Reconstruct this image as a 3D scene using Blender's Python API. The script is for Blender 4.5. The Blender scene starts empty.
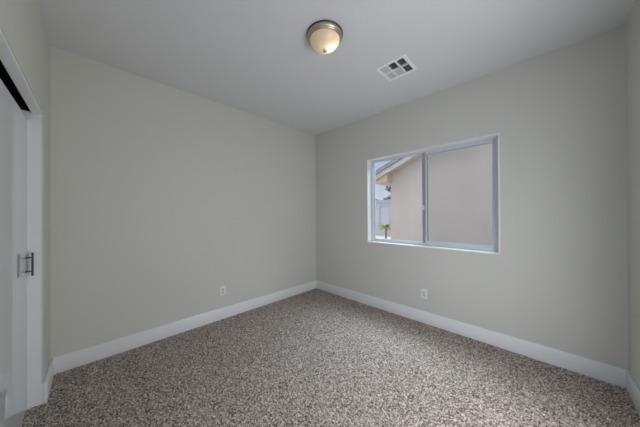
import bpy, bmesh, math, random
import numpy as np
from mathutils import Matrix, Vector
random.seed(7)
rng = np.random.default_rng(11)
sc = bpy.context.scene
C = sc.collection

# ------------------------------------------------------------------ room dimensions (metres)
W, D, H = 3.365, 3.080, 2.74          # width of the window wall, depth of the room, ceiling height
WX0, WX1, WZ0, WZ1 = 1.083, 2.611, 0.911, 2.117   # window opening
CX0, CX1, CZ = 0.40, 2.26, 2.03       # closet opening
EY0, EY1, DZ = -1.97, -1.14, 2.05      # unseen doorway added in the right wall for a fill light
DX0, DX1 = 2.44, 3.27                 # second unseen doorway, added behind the camera for a fill light
YD = -3.149                           # face of the front closet door

# ------------------------------------------------------------------ camera
cam_d = bpy.data.cameras.new('camera')
cam = bpy.data.objects.new('camera', cam_d)
C.objects.link(cam)
f_px, yaw, pitch, roll = 225.945, 0.779861, 0.0042013, -0.0054351
fw = Vector((-math.sin(yaw)*math.cos(pitch), math.cos(yaw)*math.cos(pitch), math.sin(pitch)))
rt = fw.cross(Vector((0, 0, 1))).normalized()
up = rt.cross(fw)
rt, up = math.cos(roll)*rt + math.sin(roll)*up, -math.sin(roll)*rt + math.cos(roll)*up
R = Matrix((rt, up, -fw)).transposed().to_4x4()
cam.matrix_world = Matrix.Translation((2.9167, -2.8389, 1.3198)) @ R
cam_d.sensor_width = 36
cam_d.lens = f_px/640*36
cam_d.clip_start = 0.02
sc.camera = cam

# ------------------------------------------------------------------ sky
wd = bpy.data.worlds.new('World')
sc.world = wd
wd.use_nodes = True
nt = wd.node_tree
nt.nodes.clear()
out = nt.nodes.new('ShaderNodeOutputWorld')
bg = nt.nodes.new('ShaderNodeBackground')
tc = nt.nodes.new('ShaderNodeTexCoord')
nz = nt.nodes.new('ShaderNodeTexNoise')
nz.inputs['Scale'].default_value = 5.0
nz.inputs['Detail'].default_value = 5.0
cr = nt.nodes.new('ShaderNodeValToRGB')
cr.color_ramp.elements[0].position = 0.33
cr.color_ramp.elements[0].color = (0.58, 0.72, 1.0, 1)
cr.color_ramp.elements[1].position = 0.52
cr.color_ramp.elements[1].color = (0.86, 0.88, 0.96, 1)
sep = nt.nodes.new('ShaderNodeSeparateXYZ')
mr = nt.nodes.new('ShaderNodeMapRange')     # an overcast sky is brighter overhead than at the horizon
mr.inputs['From Min'].default_value = 0.25
mr.inputs['From Max'].default_value = 0.9
mr.inputs['To Min'].default_value = 0.85
mr.inputs['To Max'].default_value = 3.2
nt.links.new(tc.outputs['Generated'], nz.inputs['Vector'])
nt.links.new(nz.outputs['Fac'], cr.inputs['Fac'])
nt.links.new(tc.outputs['Generated'], sep.inputs[0])
nt.links.new(sep.outputs['Z'], mr.inputs['Value'])
nt.links.new(cr.outputs['Color'], bg.inputs['Color'])
nt.links.new(mr.outputs['Result'], bg.inputs['Strength'])
nt.links.new(bg.outputs[0], out.inputs['Surface'])


def area(name, loc, rot, sx, sy, power, color, portal=False, spread=180):
    l = bpy.data.lights.new(name, 'AREA')
    l.shape = 'RECTANGLE'
    l.size, l.size_y = sx, sy
    l.energy, l.color = power, color
    l.cycles.is_portal = portal
    l.spread = math.radians(spread)
    o = bpy.data.objects.new(name, l)
    o.location, o.rotation_euler = loc, rot
    C.objects.link(o)
    return o


# fill lights added in the two unseen doorways to brighten the room
area('doorway_fill', (W+0.02, (EY0+EY1)/2, 1.03), (math.radians(90), 0, math.radians(90)), 0.78, 1.95, 30.5, (0.905, 0.935, 0.985))
area('rear_doorway_fill', ((DX0+DX1)/2, -3.12, 0.66), (math.radians(90), 0, 0), 0.76, 1.2, 8, (0.62, 0.79, 1.0))
# unseen lights added under the hall ceilings so the halls look lit
area('hall_fill', (W+0.75, -1.55, H-0.03), (0, 0, 0), 0.5, 0.5, 9, (1.0, 0.95, 0.88))
area('rear_hall_fill', (2.86, -3.56, H-0.03), (0, 0, 0), 0.3, 0.3, 4, (1.0, 0.95, 0.88))
# fill light added outside above the window to strengthen the skylight indoors
area('window_sky_fill', (1.85, 0.95, 3.30), (math.radians(-52), 0, 0), 3.0, 1.2, 115, (0.74, 0.88, 1.0), spread=100)
area('window_portal', ((WX0+WX1)/2, 0.16, (WZ0+WZ1)/2), (math.radians(-90), 0, 0), 1.5, 1.18, 1, (1, 1, 1), portal=True)

# ------------------------------------------------------------------ exposure
vs = sc.view_settings
vs.view_transform = 'Standard'
vs.look = 'None'
vs.exposure = 0.0
vs.gamma = 1.0
vs.use_curve_mapping = False
sc.cycles.max_bounces = 14
sc.cycles.diffuse_bounces = 10
sc.cycles.sample_clamp_indirect = 6
sc.cycles.caustics_reflective = False
sc.cycles.caustics_refractive = False


# ------------------------------------------------------------------ materials
def mat(name, col, rough=0.6, metal=0.0, bump=None, spec=0.5, var=None, emit=None):
    """bump = (scale, strength, distance); var = (scale, second colour)"""
    m = bpy.data.materials.new(name)
    m.use_nodes = True
    n = m.node_tree
    b = n.nodes['Principled BSDF']
    b.inputs['Base Color'].default_value = (*col, 1)
    b.inputs['Roughness'].default_value = rough
    b.inputs['Metallic'].default_value = metal
    b.inputs['Specular IOR Level'].default_value = spec
    co = n.nodes.new('ShaderNodeTexCoord')
    if bump:
        t = n.nodes.new('ShaderNodeTexNoise')
        t.inputs['Scale'].default_value = bump[0]
        t.inputs['Detail'].default_value = 3
        bp = n.nodes.new('ShaderNodeBump')
        bp.inputs['Strength'].default_value = bump[1]
        bp.inputs['Distance'].default_value = bump[2]
        n.links.new(co.outputs['Object'], t.inputs['Vector'])
        n.links.new(t.outputs['Fac'], bp.inputs['Height'])
        n.links.new(bp.outputs['Normal'], b.inputs['Normal'])
    if var:
        t = n.nodes.new('ShaderNodeTexNoise')
        t.inputs['Scale'].default_value = var[0]
        t.inputs['Detail'].default_value = 4
        r = n.nodes.new('ShaderNodeValToRGB')
        r.color_ramp.elements[0].position = 0.35
        r.color_ramp.elements[1].position = 0.65
        r.color_ramp.elements[0].color = (*col, 1)
        r.color_ramp.elements[1].color = (*var[1], 1)
        n.links.new(co.outputs['Object'], t.inputs['Vector'])
        n.links.new(t.outputs['Fac'], r.inputs['Fac'])
        n.links.new(r.outputs['Color'], b.inputs['Base Color'])
    if emit:
        b.inputs['Emission Color'].default_value = (*emit[0], 1)
        b.inputs['Emission Strength'].default_value = emit[1]
    return m


M_wall = mat('wall_paint', (0.615, 0.607, 0.560), 0.62, bump=(28, 0.02, 0.002), spec=0.35)
M_ceil = mat('ceiling_paint', (0.70, 0.70, 0.71), 0.85, bump=(28, 0.02, 0.002), spec=0.2)
M_trim = mat('white_trim_paint', (0.80, 0.81, 0.82), 0.35)
M_door = mat('white_door_lacquer', (0.60, 0.64, 0.66), 0.5, spec=0.0)
M_door.node_tree.nodes['Principled BSDF'].inputs['Coat Weight'].default_value = 1.0
M_door.node_tree.nodes['Principled BSDF'].inputs['Coat Roughness'].default_value = 0.012
M_vinyl = mat('white_vinyl', (0.60, 0.63, 0.67), 0.35)
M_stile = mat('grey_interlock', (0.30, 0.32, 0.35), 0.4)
M_blade = mat('grey_enamel', (0.60, 0.61, 0.62), 0.45)
M_black = mat('black_track_void', (0.015, 0.015, 0.016), 0.6)
M_metal = mat('dark_nickel', (0.10, 0.095, 0.11), 0.32, metal=0.9)
M_nickel = mat('brushed_nickel', (0.52, 0.47, 0.42), 0.38, metal=0.9)
M_bronze = mat('dark_rim', (0.07, 0.06, 0.06), 0.45, metal=0.5)
M_plate = mat('white_plastic', (0.78, 0.79, 0.81), 0.3)
M_plate2 = mat('pale_grey_plastic', (0.64, 0.65, 0.68), 0.35)
M_slot = mat('slot_grey', (0.22, 0.22, 0.24), 0.8)
M_vent = mat('white_enamel', (0.88, 0.88, 0.89), 0.4)
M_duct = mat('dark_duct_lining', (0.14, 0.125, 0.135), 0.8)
M_slab = mat('concrete_slab', (0.4, 0.39, 0.38), 0.9)


def glass_mat():
    m = bpy.data.materials.new('window_glass')
    m.use_nodes = True
    n = m.node_tree
    n.nodes.clear()
    o = n.nodes.new('ShaderNodeOutputMaterial')
    tr = n.nodes.new('ShaderNodeBsdfTransparent')
    tr.inputs['Color'].default_value = (0.93, 0.95, 0.95, 1)
    gl = n.nodes.new('ShaderNodeBsdfGlossy')
    gl.inputs['Roughness'].default_value = 0.02
    lw = n.nodes.new('ShaderNodeLayerWeight')          # the same reflectance from both faces of the thin pane
    pw = n.nodes.new('ShaderNodeMath')
    pw.operation = 'POWER'
    pw.inputs[1].default_value = 5
    ma = n.nodes.new('ShaderNodeMath')
    ma.operation = 'MULTIPLY_ADD'
    ma.inputs[1].default_value = 0.96
    ma.inputs[2].default_value = 0.04
    lw.inputs['Blend'].default_value = 0.5
    n.links.new(lw.outputs['Facing'], pw.inputs[0])
    n.links.new(pw.outputs[0], ma.inputs[0])
    mx = n.nodes.new('ShaderNodeMixShader')
    n.links.new(ma.outputs[0], mx.inputs[0])
    n.links.new(tr.outputs[0], mx.inputs[1])
    n.links.new(gl.outputs[0], mx.inputs[2])
    n.links.new(mx.outputs[0], o.inputs['Surface'])
    return m


def screen_mat():
    m = bpy.data.materials.new('insect_screen_mesh')
    m.use_nodes = True
    n = m.node_tree
    n.nodes.clear()
    o = n.nodes.new('ShaderNodeOutputMaterial')
    tr = n.nodes.new('ShaderNodeBsdfTransparent')
    df = n.nodes.new('ShaderNodeBsdfDiffuse')
    df.inputs['Color'].default_value = (0.30, 0.30, 0.33, 1)
    mx = n.nodes.new('ShaderNodeMixShader')
    mx.inputs[0].default_value = 0.15
    n.links.new(tr.outputs[0], mx.inputs[1])
    n.links.new(df.outputs[0], mx.inputs[2])
    n.links.new(mx.outputs[0], o.inputs['Surface'])
    return m


def carpet_mat():
    m = bpy.data.materials.new('frieze_carpet_yarn')
    m.use_nodes = True
    n = m.node_tree
    b = n.nodes['Principled BSDF']
    b.inputs['Roughness'].default_value = 0.95
    b.inputs['Specular IOR Level'].default_value = 0.1
    co = n.nodes.new('ShaderNodeTexCoord')
    v = n.nodes.new('ShaderNodeTexVoronoi')          # single yarn tufts, each with its own tone
    v.inputs['Scale'].default_value = 150
    sp = n.nodes.new('ShaderNodeSeparateColor')
    r = n.nodes.new('ShaderNodeValToRGB')
    e = r.color_ramp.elements
    e[0].position, e[0].color = 0.22, (0.05, 0.037, 0.030, 1)
    e[1].position, e[1].color = 0.78, (0.82, 0.73, 0.675, 1)
    k = r.color_ramp.elements.new(0.40)
    k.color = (0.285, 0.232, 0.197, 1)
    k = r.color_ramp.elements.new(0.66)
    k.color = (0.52, 0.447, 0.40, 1)
    t = n.nodes.new('ShaderNodeTexNoise')
    t.inputs['Scale'].default_value = 48
    t.inputs['Detail'].default_value = 6
    t.inputs['Roughness'].default_value = 0.7
    mx = n.nodes.new('ShaderNodeMix')
    mx.inputs['Factor'].default_value = 0.42
    n.links.new(co.outputs['Object'], v.inputs['Vector'])
    n.links.new(co.outputs['Object'], t.inputs['Vector'])
    n.links.new(v.outputs['Color'], sp.inputs[0])
    n.links.new(sp.outputs[0], mx.inputs['A'])
    n.links.new(t.outputs['Fac'], mx.inputs['B'])
    n.links.new(mx.outputs['Result'], r.inputs['Fac'])
    n.links.new(r.outputs['Color'], b.inputs['Base Color'])
    return m



def shade_mat():
    m = bpy.data.materials.new('cream_alabaster_glass')
    m.use_nodes = True
    n = m.node_tree
    n.nodes.clear()
    o = n.nodes.new('ShaderNodeOutputMaterial')
    co = n.nodes.new('ShaderNodeTexCoord')
    t = n.nodes.new('ShaderNodeTexNoise')
    t.inputs['Scale'].default_value = 14
    r = n.nodes.new('ShaderNodeValToRGB')
    r.color_ramp.elements[0].color = (0.80, 0.66, 0.50, 1)
    r.color_ramp.elements[1].color = (0.88, 0.77, 0.63, 1)
    tl = n.nodes.new('ShaderNodeBsdfTranslucent')
    df = n.nodes.new('ShaderNodeBsdfDiffuse')
    gl = n.nodes.new('ShaderNodeBsdfGlossy')
    gl.inputs['Roughness'].default_value = 0.15
    m1, m2 = n.nodes.new('ShaderNodeMixShader'), n.nodes.new('ShaderNodeMixShader')
    m1.inputs[0].default_value = 0.5
    m2.inputs[0].default_value = 0.05
    n.links.new(co.outputs['Object'], t.inputs['Vector'])
    n.links.new(t.outputs['Fac'], r.inputs['Fac'])
    n.links.new(r.outputs['Color'], tl.inputs['Color'])
    n.links.new(r.outputs['Color'], df.inputs['Color'])
    n.links.new(tl.outputs[0], m1.inputs[1])
    n.links.new(df.outputs[0], m1.inputs[2])
    n.links.new(m1.outputs[0], m2.inputs[1])
    n.links.new(gl.outputs[0], m2.inputs[2])
    n.links.new(m2.outputs[0], o.inputs['Surface'])
    return m


M_shade = shade_mat()
M_glass, M_screen, M_carpet = glass_mat(), screen_mat(), carpet_mat()

# ------------------------------------------------------------------ mesh helpers


class MB:
    """collects shapes into one mesh"""
    def __init__(self):
        self.bm = bmesh.new()

    def box(self, x0, x1, y0, y1, z0, z1, bev=0.0, seg=2):
        r = bmesh.ops.create_cube(self.bm, size=1)
        vs_ = r['verts']
        for v in vs_:
            v.co = Vector(((x0+x1)/2 + v.co.x*(x1-x0), (y0+y1)/2 + v.co.y*(y1-y0), (z0+z1)/2 + v.co.z*(z1-z0)))
        if bev:
            ed = list({e for v in vs_ for e in v.link_edges})
            bmesh.ops.bevel(self.bm, geom=ed, offset=bev, segments=seg, affect='EDGES', profile=0.5)
        return self

    def prism(self, pts, axis_vec):
        """a flat outline pushed along axis_vec"""
        a = [self.bm.verts.new(p) for p in pts]
        b = [self.bm.verts.new(Vector(p)+Vector(axis_vec)) for p in pts]
        n = len(pts)
        self.bm.faces.new(a)
        self.bm.faces.new(b[::-1])
        for i in range(n):
            self.bm.faces.new((a[i], b[i], b[(i+1) % n], a[(i+1) % n]))
        return self

    def lathe(self, prof, cx, cy, seg=48, flute=0.0):
        rings = []
        for r, z in prof:
            if r < 1e-6:
                rings.append([self.bm.verts.new((cx, cy, z))])
            else:
                rings.append([self.bm.verts.new((cx+r*math.cos(2*math.pi*i/seg), cy+r*math.sin(2*math.pi*i/seg), z)) for i in range(seg)])
        for A, B in zip(rings, rings[1:]):
            for i in range(seg):
                j = (i+1) % seg
                if len(A) == 1 and len(B) == 1:
                    continue
                if len(A) == 1:
                    self.bm.faces.new((A[0], B[i], B[j]))
                elif len(B) == 1:
                    self.bm.faces.new((A[i], A[j], B[0]))
                else:
                    self.bm.faces.new((A[i], A[j], B[j], B[i]))
        return self

    def rod(self, p, q, r, seg=16):
        p, q = Vector(p), Vector(q)
        d = q-p
        m_ = Matrix.Translation((p+q)/2) @ d.to_track_quat('Z', 'Y').to_matrix().to_4x4()
        bmesh.ops.create_cone(self.bm, cap_ends=True, segments=seg, radius1=r, radius2=r, depth=d.length, matrix=m_)
        return self

    def build(self, name, m, parent=None, smooth=False, origin=None):
        bm = self.bm
        bmesh.ops.recalc_face_normals(bm, faces=bm.faces[:])
        if origin is None and parent is not None:
            origin = parent.matrix_world.translation if parent.parent is None else None
        off = Vector(origin) if origin is not None else Vector((0, 0, 0))
        if origin is not None:
            bmesh.ops.translate(bm, verts=bm.verts[:], vec=-off)
        me = bpy.data.meshes.new(name)
        bm.to_mesh(me)
        bm.free()
        me.materials.append(m)
        if smooth:
            for p_ in me.polygons:
                p_.use_smooth = True
            me.set_sharp_from_angle(angle=math.radians(40))
        o = bpy.data.objects.new(name, me)
        C.objects.link(o)
        if parent is not None:
            o.parent = parent
        elif origin is not None:
            o.location = off
        return o


def structure(o):
    o['kind'] = 'structure'
    return o


def tag(o, label, cat, group=None, kind=None):
    o['label'], o['category'] = label, cat
    if group:
        o['group'] = group
    if kind:
        o['kind'] = kind
    return o


def empty(name, loc):
    o = bpy.data.objects.new(name, None)
    o.location = loc
    o.empty_display_size = 0.1
    C.objects.link(o)
    o.matrix_world = Matrix.Translation(loc)
    return o


# ------------------------------------------------------------------ room shell
VX0, VX1, VY0, VY1 = 1.758, 2.052, -0.885, -0.600        # the ceiling register's outer edge
hx0, hx1, hy0, hy1 = VX0+0.022, VX1-0.022, VY0+0.022, VY1-0.022
TOP = H+0.10

structure(MB().box(-0.15, W+1.50, -3.88, 0.15, -0.20, -0.014).build('floor', M_slab))
c = MB()
c.box(-0.15, hx0, -3.88, 0.15, H, TOP).box(hx1, W+1.50, -3.88, 0.15, H, TOP)
c.box(hx0, hx1, -3.88, hy0, H, TOP).box(hx0, hx1, hy1, 0.15, H, TOP)
structure(c.build('ceiling', M_ceil))
structure(MB().box(-0.15, 0, -3.88, 0.15, -0.014, H).build('wall_left', M_wall))
w = MB()
w.box(W, W+0.12, -3.88, EY0, -0.014, H).box(W, W+0.12, EY1, 0.15, -0.014, H).box(W, W+0.12, EY0, EY1, DZ, H)
structure(w.build('wall_right', M_wall))
structure(MB().box(W+1.40, W+1.50, -3.98, 0.15, -0.2, TOP).build('wall_side', M_wall))
structure(MB().box(W+0.12, W+1.40, -0.50, -0.40, -0.014, H).build('wall_end', M_wall))
w = MB()
w.box(0, WX0, 0, 0.15, -0.014, H).box(WX1, W, 0, 0.15, -0.014, H)
w.box(WX0, WX1, 0, 0.15, -0.014, WZ0).box(WX0, WX1, 0, 0.15, WZ1, H)
structure(w.build('wall_back', M_wall))
w = MB()
yb = -3.23
# rounded outside corner of the short return beside the closet opening
rad, n_ = 0.009, 6
pts = [(0, -D, 0), (CX0-rad, -D, 0)]
for i in range(1, n_+1):
    a_ = math.pi/2*(1-i/n_)
    pts.append((CX0-rad+rad*math.cos(a_), -D-rad+rad*math.sin(a_), 0))
pts += [(CX0, yb, 0), (0, yb, 0)]
w.prism([(x, y, -0.014) for x, y, z in pts], (0, 0, CZ+0.012+0.014))
w.box(0, CX0, yb, -D, CZ+0.012, H)
w.box(CX0, CX1, -3.13, -D, CZ+0.012, H)                      # thin front of the header
w.box(CX0, CX1, yb, -3.13, 2.16, H)                          # the track void is open below this
w.box(CX1, DX0, yb, -D, -0.014, H)
w.box(DX0, DX1, yb, -D, DZ, H)
w.box(DX1, W, yb, -D, -0.014, H)
structure(w.build('wall_front', M_wall))
# closet behind the sliding doors and hall behind the added doorway
structure(MB().box(-0.15, W+1.50, -3.98, -3.88, -0.2, TOP).build('wall_rear', M_wall))
structure(MB().box(2.34, 2.42, -3.88, yb, -0.014, H).build('wall_partition', M_wall))

# ------------------------------------------------------------------ carpet pile (tufted, really uneven)
def carpet():
    st = 0.0052
    xs = np.arange(0.0, W+st*0.5, st)
    ys = np.arange(-3.26, 0.0+st*0.5, st)
    X, Y = np.meshgrid(xs, ys, indexing='ij')
    nx, ny = X.shape
    Z = rng.uniform(-1, 1, X.shape)*0.0050
    g = rng.uniform(-1, 1, (nx//3+3, ny//3+3))                # clumps of tufts
    gi, gj = np.arange(nx)/3, np.arange(ny)/3
    i0, j0 = gi.astype(int), gj.astype(int)
    fi, fj = (gi-i0)[:, None], (gj-j0)[None, :]
    Z += 0.0022*((1-fi)*(1-fj)*g[i0][:, j0]+fi*(1-fj)*g[i0+1][:, j0]+(1-fi)*fj*g[i0][:, j0+1]+fi*fj*g[i0+1][:, j0+1])
    Z -= 0.002
    edge = (X < 0.004) | (X > W-0.004)
    X2 = np.where(edge, X, X+rng.uniform(-1, 1, X.shape)*0.0019)
    Y2 = np.minimum(Y+rng.uniform(-1, 1, X.shape)*0.0019, 0)
    co = np.stack([X2, Y2, Z], -1).reshape(-1, 3).astype(np.float32)
    idx = np.arange(nx*ny).reshape(nx, ny)
    q = np.stack([idx[:-1, :-1], idx[1:, :-1], idx[1:, 1:], idx[:-1, 1:]], -1).reshape(-1, 4)
    # keep the pile out of the wall and the closet doors
    cxm = X[:-1, :-1].ravel()
    cym = Y[:-1, :-1].ravel()
    ok = (cym > -3.079) | ((cxm > CX0) & (cxm < CX1) & (cym > -3.20))
    q = q[ok].astype(np.int32)
    me = bpy.data.meshes.new('carpet')
    me.vertices.add(len(co))
    me.vertices.foreach_set('co', co.ravel())
    me.loops.add(q.size)
    me.loops.foreach_set('vertex_index', q.ravel())
    me.polygons.add(len(q))
    me.polygons.foreach_set('loop_start', np.arange(0, q.size, 4, dtype=np.int32))
    me.update(calc_edges=True)
    me.validate()
    me.materials.append(M_carpet)
    o = bpy.data.objects.new('carpet', me)
    C.objects.link(o)
    return o


tag(carpet(), 'speckled brown and grey cut pile carpet covering the whole bedroom floor', 'carpet', kind='stuff')

# ------------------------------------------------------------------ baseboards
BH, BT = 0.139, 0.014


def board(m_, x0, x1, y0, y1, bt=0.004):
    m_.box(x0, x1, y0, y1, -0.010, BH, bt)


b = MB(); board(b, 0, BT, -D, 0); structure(b.build('baseboard_left', M_trim, smooth=True))
b = MB(); board(b, BT, W-BT, -BT, 0); structure(b.build('baseboard_back', M_trim, smooth=True))
b = MB(); board(b, W-BT, W, EY1+0.062, 0); board(b, W-BT, W, -D, EY0-0.062); structure(b.build('baseboard_right', M_trim, smooth=True))
b = MB()
FT = 0.020
b.box(BT, CX0+0.006, -D, -D+FT, -0.010, BH, 0.004)
b.box(CX0, CX0+0.0058, -3.090, -D-0.0005, -0.010, BH)
b.box(CX1, DX0-0.062, -D, -D+BT, -0.010, BH, 0.004)
structure(b.build('baseboard_front', M_trim, smooth=True))

# ------------------------------------------------------------------ closet opening and its sliding doors
t = MB()
t.box(CX0-0.01, CX0+0.003, yb, -3.090, -0.010, CZ+0.012, 0.0015)
t.box(CX1-0.003, CX1+0.01, yb, -3.090, -0.010, CZ+0.012, 0.0015)
t.box(CX0, CX1, -3.13, -D-0.004, CZ, CZ+0.014, 0.0015)
structure(t.build('trim_1', M_trim))
t = MB()
t.box(CX0, CX1, -3.226, -3.136, 2.135, 2.16).box(CX0, CX1, -3.140, -3.136, 2.10, 2.16).box(CX0, CX1, -3.189, -3.186, 2.10, 2.16).box(CX0, CX0+0.004, -3.228, -3.131, CZ+0.012, 2.16)  # track; the black end sheet paints the void's shade over the wall end
structure(t.build('trim_2', M_black))


def sliding_door(name, x0, x1, yf, handle_x):
    d = structure(MB().box(x0, x1, yf-0.034, yf, 0.004, 1.988, 0.0015).build(name, M_door))
    if handle_x:
        h = MB()
        h.box(handle_x-0.006, handle_x+0.006, yf+0.024, yf+0.034, 0.915, 1.072, 0.0015)
        h = h.build('door_handle', M_metal, d)
        h['label'] = 'dark metal bar pull'
        for z in (0.947, 1.040):
            MB().rod((handle_x, yf-0.001, z), (handle_x, yf+0.027, z), 0.0045).build('handle_post', M_metal, h, smooth=True)
            MB().rod((handle_x, yf-0.001, z), (handle_x, yf+0.003, z), 0.0085).build('handle_rosette', M_metal, h, smooth=True)
    return d


sliding_door('door_1', CX0+0.006, 1.36, YD, 0.455)
sliding_door('door_2', 1.32, CX1-0.006, YD-0.037, 0)

# casings of the two added, unseen doorways
t = MB()
for x0, x1 in ((DX0-0.062, DX0+0.006), (DX1-0.006, DX1+0.062)):
    t.box(x0, x1, -D, -D+0.016, -0.010, DZ-0.006, 0.003)
t.box(DX0-0.062, DX1+0.062, -D, -D+0.016, DZ-0.006, DZ+0.062, 0.003)
structure(t.build('trim_4', M_trim))
t = MB()
for y0, y1 in ((EY0-0.062, EY0+0.006), (EY1-0.006, EY1+0.062)):
    t.box(W-0.016, W, y0, y1, -0.010, DZ-0.006, 0.003)
t.box(W-0.016, W, EY0-0.062, EY1+0.062, DZ-0.006, DZ+0.062, 0.003)
structure(t.build('trim_3', M_trim))

# ------------------------------------------------------------------ window
win = structure(empty('window_1', ((WX0+WX1)/2, 0.0, WZ0)))
JT = 0.012


def ring(m_, x0, x1, y0, y1, z0, z1, wl, wr, wb, wt, bev=0.0015):
    m_.box(x0, x0+wl, y0, y1, z0, z1, bev)
    m_.box(x1-wr, x1, y0, y1, z0, z1, bev)
    m_.box(x0+wl, x1-wr, y0, y1, z0, z0+wb, bev)
    m_.box(x0+wl, x1-wr, y0, y1, z1-wt, z1, bev)
    return m_


jx0, jx1, jz0, jz1 = WX0+JT, WX1-JT, WZ0+JT, WZ1-JT
ring(MB(), WX0, WX1, -0.006, 0.15, WZ0, WZ1, JT, JT, JT, JT).build('window_jamb', M_trim, win)
fr = ring(MB(), jx0, jx1, 0.088, 0.148, jz0, jz1, 0.030, 0.026, 0.026, 0.016)
fr.box(jx0+0.030, jx1-0.026, 0.088, 0.093, jz0+0.026, jz0+0.034, 0.001)      # raised lip of the lower track
fr.box(1.824, 1.850, 0.118, 0.146, jz0+0.026, jz1-0.016, 0.002)              # fixed meeting stile
fr.build('window_frame', M_vinyl, win)
fs = ring(MB(), jx0+0.030, 1.832, 0.122, 0.142, jz0+0.026, jz1-0.016, 0.012, 0.010, 0.012, 0.008)
fs.build('glazing_bead', M_vinyl, win)
MB().box(jx0+0.036, 1.828, 0.130, 0.134, jz0+0.032, jz1-0.020).build('fixed_pane', M_glass, win)
sx0, sx1, sz0, sz1 = 1.826, jx1-0.022, jz0+0.028, jz1-0.014
sash = ring(MB(), 1.866, sx1, 0.094, 0.116, sz0, sz1, 0.020, 0.033, 0.030, 0.030, 0.003).build('sliding_sash', M_vinyl, win)
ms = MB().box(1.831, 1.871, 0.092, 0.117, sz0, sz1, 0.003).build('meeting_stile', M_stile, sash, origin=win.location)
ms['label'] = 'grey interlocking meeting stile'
ring(MB(), 1.885, sx1-0.032, 0.097, 0.113, sz0+0.029, sz1-0.029, 0.013, 0.004, 0.004, 0.004, 0.001).build('glazing_gasket', M_stile, sash, origin=win.location)
MB().box(sx0+0.066, sx1-0.030, 0.104, 0.108, sz0+0.026, sz1-0.026).build('sash_pane', M_glass, sash, origin=win.location)
sc_ = MB().box(1.852, jx1-0.026, 0.1385, 0.1395, jz0+0.027, jz1-0.017).build('insect_screen', M_screen, win)
sc_['label'] = 'grey insect screen mesh'
MB().box(1.836, 1.856, 0.078, 0.093, 1.37, 1.43, 0.003).build('latch', M_plate2, sash, origin=win.location)
MB().box(1.905, 1.922, 0.098, 0.1035, sz1-0.060, sz1-0.044, 0.002).build('pane_clip', M_plate2, sash, origin=win.location)

# ------------------------------------------------------------------ ceiling light
LX, LY = 1.696, -1.540
lamp = tag(empty('ceiling_light', (LX, LY, H)), 'flush round ceiling lamp with cream glass bowl and nickel rim', 'lamp')
MB().lathe([(0, H), (0.138, H), (0.1435, H-0.003), (0.1435, H-0.010), (0.140, H-0.013), (0, H-0.013)], LX, LY, 64).build('canopy', M_bronze, lamp, smooth=True)['label'] = 'thin dark rim against the ceiling'
MB().lathe([(0, H-0.012), (0.1385, H-0.012), (0.140, H-0.018), (0.138, H-0.024), (0.131, H-0.028), (0.128, H-0.033), (0.129, H-0.038), (0.126, H-0.043), (0.121, H-0.045), (0.108, H-0.045), (0, H-0.043)], LX, LY, 64).build('metal_pan', M_nickel, lamp, smooth=True)['label'] = 'stepped brushed nickel ring'
prof = [(0.1175, H-0.042), (0.117, H-0.048), (0.1145, H-0.058), (0.108, H-0.071), (0.098, H-0.083), (0.085, H-0.094), (0.068, H-0.104), (0.050, H-0.111), (0.030, H-0.116), (0.010, H-0.118), (0, H-0.118)]
MB().lathe(prof, LX, LY, 64).build('glass_bowl', M_shade, lamp, smooth=True)['label'] = 'cream alabaster glass bowl'
MB().lathe([(0, H-0.117), (0.012, H-0.117), (0.0145, H-0.121), (0.0155, H-0.126), (0.0135, H-0.131), (0.008, H-0.135), (0.003, H-0.138), (0, H-0.1385)], LX, LY, 24).build('finial', M_nickel, lamp, smooth=True)['label'] = 'small nickel knob under the bowl'
lb = bpy.data.lights.new('lamp_bulb', 'POINT')
lb.energy, lb.color, lb.shadow_soft_size = 0.4, (1.0, 0.86, 0.70), 0.02
lo = bpy.data.objects.new('lamp_bulb', lb)
lo.location = (0.03, 0.03, -0.083)
lo.parent = lamp
C.objects.link(lo)

# ------------------------------------------------------------------ ceiling register
vent = tag(empty('ceiling_vent', ((VX0+VX1)/2, (VY0+VY1)/2, H)), 'white square air vent with six louvred cells in the ceiling', 'vent')
v = ring(MB(), VX0, VX1, 0, 0, 0, 1, 0.01, 0.01, 0.01, 0.01) if False else MB()
fwid, zb, zt = 0.030, H-0.008, H
ix0, ix1, iy0, iy1 = VX0+fwid, VX1-fwid, VY0+fwid, VY1-fwid
v.box(VX0, VX1, VY0, iy0, zb, zt, 0.003).box(VX0, VX1, iy1, VY1, zb, zt, 0.003)
v.box(VX0, ix0, iy0, iy1, zb, zt, 0.003).box(ix1, VX1, iy0, iy1, zb, zt, 0.003)
v.build('vent_frame', M_vent, vent)
cw, ch, gap = (ix1-ix0-0.020)/3, (iy1-iy0-0.010)/2, 0.010
dv = MB()
for k in (1, 2):
    x = ix0+k*cw+(k-1)*gap
    dv.box(x, x+gap, iy0, iy1, zb, H+0.012)
dv.box(ix0, ix1, iy0+ch, iy0+ch+gap, zb, H+0.012)
dv.build('divider', M_vent, vent)


def louvres(x0, x1, y0, y1, way):
    """six thin blades that throw the air towards way"""
    m_ = MB()
    n = 6
    th, bw, dz = 0.0012, 0.013, 0.015
    along_x = way[1] != 0
    for i in range(n):
        f_ = (i+0.5)/n
        s = way[1] if along_x else way[0]
        cc = (y0+(y1-y0)*f_) if along_x else (x0+(x1-x0)*f_)
        a0, a1 = cc-s*bw/2, cc+s*bw/2                 # high edge, low edge
        zh, zl = H+dz/2+0.002, H-dz/2+0.003
        if along_x:
            m_.prism([(x0, a0, zh), (x0, a1, zl), (x0, a1, zl-th), (x0, a0, zh-th)], (x1-x0, 0, 0))
        else:
            m_.prism([(a0, y0, zh), (a1, y0, zl), (a1, y0, zl-th), (a0, y0, zh-th)], (0, y1-y0, 0))
    return m_


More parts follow.
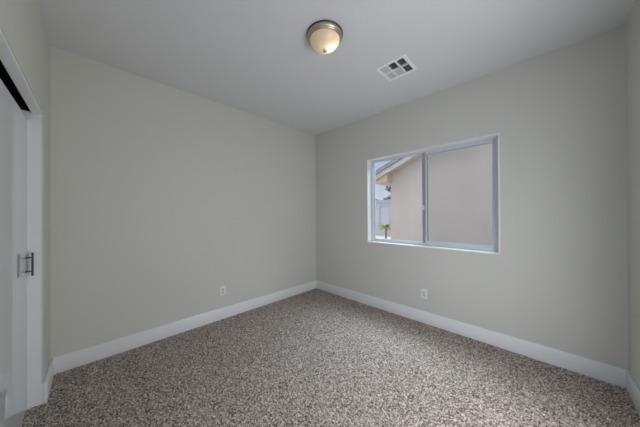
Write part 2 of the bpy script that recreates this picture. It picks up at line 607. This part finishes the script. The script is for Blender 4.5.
for ci in range(3):
    for ri in range(2):
        x0 = ix0+ci*(cw+gap)
        y0 = iy0+ri*(ch+gap)
        way = ((-1, 0), (0, -1 if ri == 0 else 1), (1, 0))[ci]
        louvres(x0, x0+cw, y0, y0+ch, way).build('louvre_bank', M_blade, vent)
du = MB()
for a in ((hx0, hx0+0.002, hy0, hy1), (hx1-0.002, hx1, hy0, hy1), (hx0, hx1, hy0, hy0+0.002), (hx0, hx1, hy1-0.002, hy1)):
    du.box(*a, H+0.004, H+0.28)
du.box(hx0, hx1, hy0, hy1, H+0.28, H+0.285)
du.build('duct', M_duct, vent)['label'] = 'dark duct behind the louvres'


# ------------------------------------------------------------------ wall outlets (built facing -y, turned on to their walls)
def outlet(loc, rz, label, duplex):
    o = tag(empty('wall_outlet', loc), label, 'outlet', 'wall outlets')
    o.rotation_euler = (0, 0, rz)
    z0 = (0, 0, 0)
    MB().box(-0.036, 0.036, -0.006, 0, -0.058, 0.058, 0.0025).build('cover_plate', M_plate, o, origin=z0)
    if duplex:
        for s in (-1, 1):
            r = MB().box(-0.0165, 0.0165, -0.0085, -0.004, s*0.0195-0.014, s*0.0195+0.014, 0.002).build('receptacle', M_plate2, o, origin=z0)
            k = MB()
            k.box(-0.0075, -0.0050, -0.0088, -0.006, s*0.0195-0.003, s*0.0195+0.006)
            k.box(0.0045, 0.0075, -0.0088, -0.006, s*0.0195-0.004, s*0.0195+0.007)
            k.rod((0, -0.0088, s*0.0195-0.008), (0, -0.006, s*0.0195-0.008), 0.0026)
            k.build('slots', M_slot, r, origin=z0)
        MB().rod((0, -0.0072, 0), (0, -0.004, 0), 0.0035).build('screw', M_nickel, o, origin=z0)
    else:
        r = MB().box(-0.0165, 0.0165, -0.0080, -0.004, -0.033, 0.033, 0.002).build('receptacle', M_plate2, o, origin=z0)
        k = MB()
        for s in (-1, 1):
            k.box(-0.0075, -0.0050, -0.0083, -0.006, s*0.017-0.003, s*0.017+0.006)
            k.box(0.0045, 0.0075, -0.0083, -0.006, s*0.017-0.004, s*0.017+0.007)
            k.rod((0, -0.0083, s*0.017-0.008), (0, -0.006, s*0.017-0.008), 0.0026)
        k.build('slots', M_slot, r, origin=z0)
        for s in (-1, 1):
            MB().rod((0, -0.0070, s*0.048), (0, -0.004, s*0.048), 0.003).build('screw', M_plate, o, origin=z0)
    return o


outlet((0, -1.661, 0.352), math.radians(90), 'white outlet plate low on the plain wall that has no window', True)
outlet((1.881, 0, 0.350), 0, 'white outlet plate on the window wall, below the window', False)

# ------------------------------------------------------------------ outside the window
M_stucco = mat('pink_beige_stucco', (0.50, 0.42, 0.385), 0.9, bump=(22, 0.12, 0.006), var=(2.2, (0.53, 0.455, 0.42)), spec=0.1)
M_fascia = mat('white_fascia_paint', (0.47, 0.45, 0.445), 0.6)
M_soffit = mat('tan_soffit', (0.56, 0.41, 0.31), 0.8)
M_tile = mat('grey_roof_tile', (0.20, 0.185, 0.20), 0.8, var=(8, (0.28, 0.26, 0.285)))
M_gravel = mat('pale_gravel', (0.62, 0.57, 0.55), 0.95, bump=(40, 0.6, 0.02), var=(14, (0.74, 0.69, 0.67)))
M_fence = mat('pale_vinyl_fence', (0.48, 0.50, 0.56), 0.6)
M_far = mat('distant_stucco', (0.55, 0.53, 0.52), 0.9)
M_farroof = mat('distant_blue_grey_roof', (0.19, 0.20, 0.245), 0.8)
M_leaf = mat('yellow_green_leaf', (0.26, 0.33, 0.08), 0.6, var=(5, (0.42, 0.46, 0.16)))
M_bark = mat('brown_bark', (0.20, 0.13, 0.09), 0.9)
M_tree = mat('grey_green_foliage', (0.10, 0.13, 0.10), 0.8, var=(3, (0.17, 0.20, 0.15)))

structure(MB().box(-40, 25, 0.15, 60, -0.40, -0.25).build('ground', M_gravel))

# neighbour's house: gable wall parallel to the window wall, roof climbing to the right
GY, GX = 2.40, 0.216
house = tag(empty('neighbour_house', (GX, GY, -0.25)), 'pink beige stucco house with white sloping fascia outside the window', 'house')
sl = 0.42
ridge_x = 6.5


def rake_z(x):                                   # underside of the rake fascia
    return 2.160 + sl*x


hw = MB()
hw.prism([(GX, GY, -0.25), (2*ridge_x-GX, GY, -0.25), (2*ridge_x-GX, GY, rake_z(GX)+0.06), (ridge_x, GY, rake_z(ridge_x)+0.06), (GX, GY, rake_z(GX)+0.06)], (0, 9, 0))
hw.build('stucco_wall', M_stucco, house)
EX = -0.15


def slab(x0, x1, z_low, thick, y0, y1):
    return [(x0, y0, rake_z(x0)+z_low), (x1, y0, rake_z(x1)+z_low), (x1, y0, rake_z(x1)+z_low+thick), (x0, y0, rake_z(x0)+z_low+thick)]


MB().prism(slab(EX, ridge_x, 0, 0.105, 2.03, 0), (0, 0.045, 0)).build('fascia', M_fascia, house)
MB().prism([(EX, 2.075, rake_z(EX)), (EX+0.045, 2.075, rake_z(EX)), (EX+0.045, 2.075, rake_z(EX)+0.105), (EX, 2.075, rake_z(EX)+0.105)], (0, 9.3, 0)).build('fascia', M_fascia, house)
MB().prism(slab(EX+0.045, ridge_x, 0.06, 0.02, 2.075, 0), (0, 9.3, 0)).build('soffit', M_stucco, house)
MB().prism(slab(EX-0.05, ridge_x, 0.105, 0.090, 1.98, 0), (0, 9.5, 0)).build('tile_roof', M_tile, house)
MB().prism([(ridge_x, 1.98, rake_z(ridge_x)+0.105), (2*ridge_x-EX, 1.98, rake_z(EX)+0.105), (2*ridge_x-EX, 1.98, rake_z(EX)+0.195), (ridge_x, 1.98, rake_z(ridge_x)+0.195)], (0, 9.5, 0)).build('tile_roof', M_tile, house)

MB().prism([(EX+0.05, 2.10, 2.092), (GX+0.05, 2.10, 2.092), (GX+0.05, 2.10, rake_z(GX+0.05)+0.05), (EX+0.05, 2.10, rake_z(EX+0.05)+0.05)], (0, 9, 0)).build('eave_box', M_soffit, house)

# pale boundary fence far behind
fence = tag(empty('boundary_fence', (-6.0, 12.0, -0.25)), 'pale blue grey panel fence across the yard outside', 'fence')
MB().box(-11.8, -1.0, 12.0, 12.05, 0.35, 1.90).build('fence_panel', M_fence, fence)
MB().box(-11.9, -0.9, 11.96, 12.09, 1.88, 1.97, 0.01).build('top_rail', M_fascia, fence)
MB().box(-11.9, -0.9, 11.9, 12.15, -0.25, 0.40, 0.01).build('low_wall', M_fascia, fence)
for x in (-11.4, -9.48, -7.56, -5.64, -4.78, -2.9):
    MB().box(x-0.07, x+0.07, 11.94, 12.11, 0.30, 2.0, 0.01).build('fence_post', M_fascia, fence)

# far house beyond the fence
fh = tag(empty('distant_house', (-13, 22, -0.25)), 'distant house with a blue grey roof seen over the fence', 'house')
MB().box(-18, -9, 22, 28, -0.25, 2.0).build('wall', M_far, fh)
MB().prism([(-18.6, 21.4, 1.95), (-18.6, 25, 3.25), (-18.6, 28.6, 1.95)], (10.6, 0, 0)).build('roof', M_farroof, fh)


def blob_tree(name, x, y, r, zc, label, group=None, n=90, seed=1):
    rr = random.Random(seed)
    tr = tag(empty(name, (x, y, -0.25)), label, 'tree', group)
    MB().rod((x, y, -0.25), (x, y, zc-r*0.2), 0.05+0.03*r, 10).build('trunk', M_bark, tr, smooth=True)
    m_ = MB()
    for i in range(n):
        th, ph = rr.uniform(0, 2*math.pi), math.acos(rr.uniform(-1, 1))
        q = r*rr.uniform(0.45, 1.0)
        p = Vector((x+q*math.sin(ph)*math.cos(th), y+q*math.sin(ph)*math.sin(th), zc+0.8*q*math.cos(ph)))
        mm = Matrix.Translation(p) @ Matrix.Rotation(rr.uniform(0, 6), 4, 'Z') @ Matrix.Rotation(rr.uniform(0, 3), 4, 'X') @ Matrix.Diagonal((1, 0.7, 0.35, 1))
        bmesh.ops.create_icosphere(m_.bm, subdivisions=1, radius=r*rr.uniform(0.14, 0.26), matrix=mm)
    m_.build('crown', M_tree, tr)
    return tr


blob_tree('garden_tree', -4.12, 11.0, 0.42, 2.98, 'small dark tree peeping out beside the stucco house corner', seed=5)
for k, (x, y, r, zc) in enumerate(((-20.6, 36, 1.1, 3.7), (-17.9, 37, 1.2, 3.9), (-23.6, 36, 1.3, 3.9))):
    blob_tree('distant_tree', x, y, r, zc, 'grey green tree on the skyline above the distant roof', 'trees on the skyline', seed=20+k)

# spiky yellow-green plant at the corner of the house
px, py = -3.46, 8.8
plant = tag(empty('yucca_plant', (px, py, -0.25)), 'spiky yellow green plant growing outside by the stucco corner', 'plant')
MB().rod((px+0.05, py, -0.25), (px+0.08, py+0.02, 0.55), 0.045, 10).build('stem', M_bark, plant, smooth=True)
lf = MB()
rr = random.Random(3)
for i in range(80):
    a, el = rr.uniform(0, 2*math.pi), rr.uniform(-0.35, 0.8)
    L = rr.uniform(0.40, 0.60)
    d = Vector((math.cos(a)*math.cos(el), math.sin(a)*math.cos(el), math.sin(el)))
    s = Vector((-math.sin(a), math.cos(a), 0))*0.028
    o0 = Vector((px+0.07, py, 0.52))
    p1, p2 = o0+d*L*0.5+Vector((0, 0, 0.03)), o0+d*L-Vector((0, 0, 0.05))
    n3 = s.cross(d).normalized()*0.006
    vv = [lf.bm.verts.new(q) for q in (o0-s*0.5, p1-s, p2, p1+s, o0+s*0.5)]
    uu = [lf.bm.verts.new(q.co+n3) for q in vv]
    lf.bm.faces.new(vv)
    lf.bm.faces.new(uu[::-1])
    for q in range(5):
        lf.bm.faces.new((vv[q], uu[q], uu[(q+1) % 5], vv[(q+1) % 5]))
lf.build('leaves', M_leaf, plant)
bpy.context.view_layer.update()
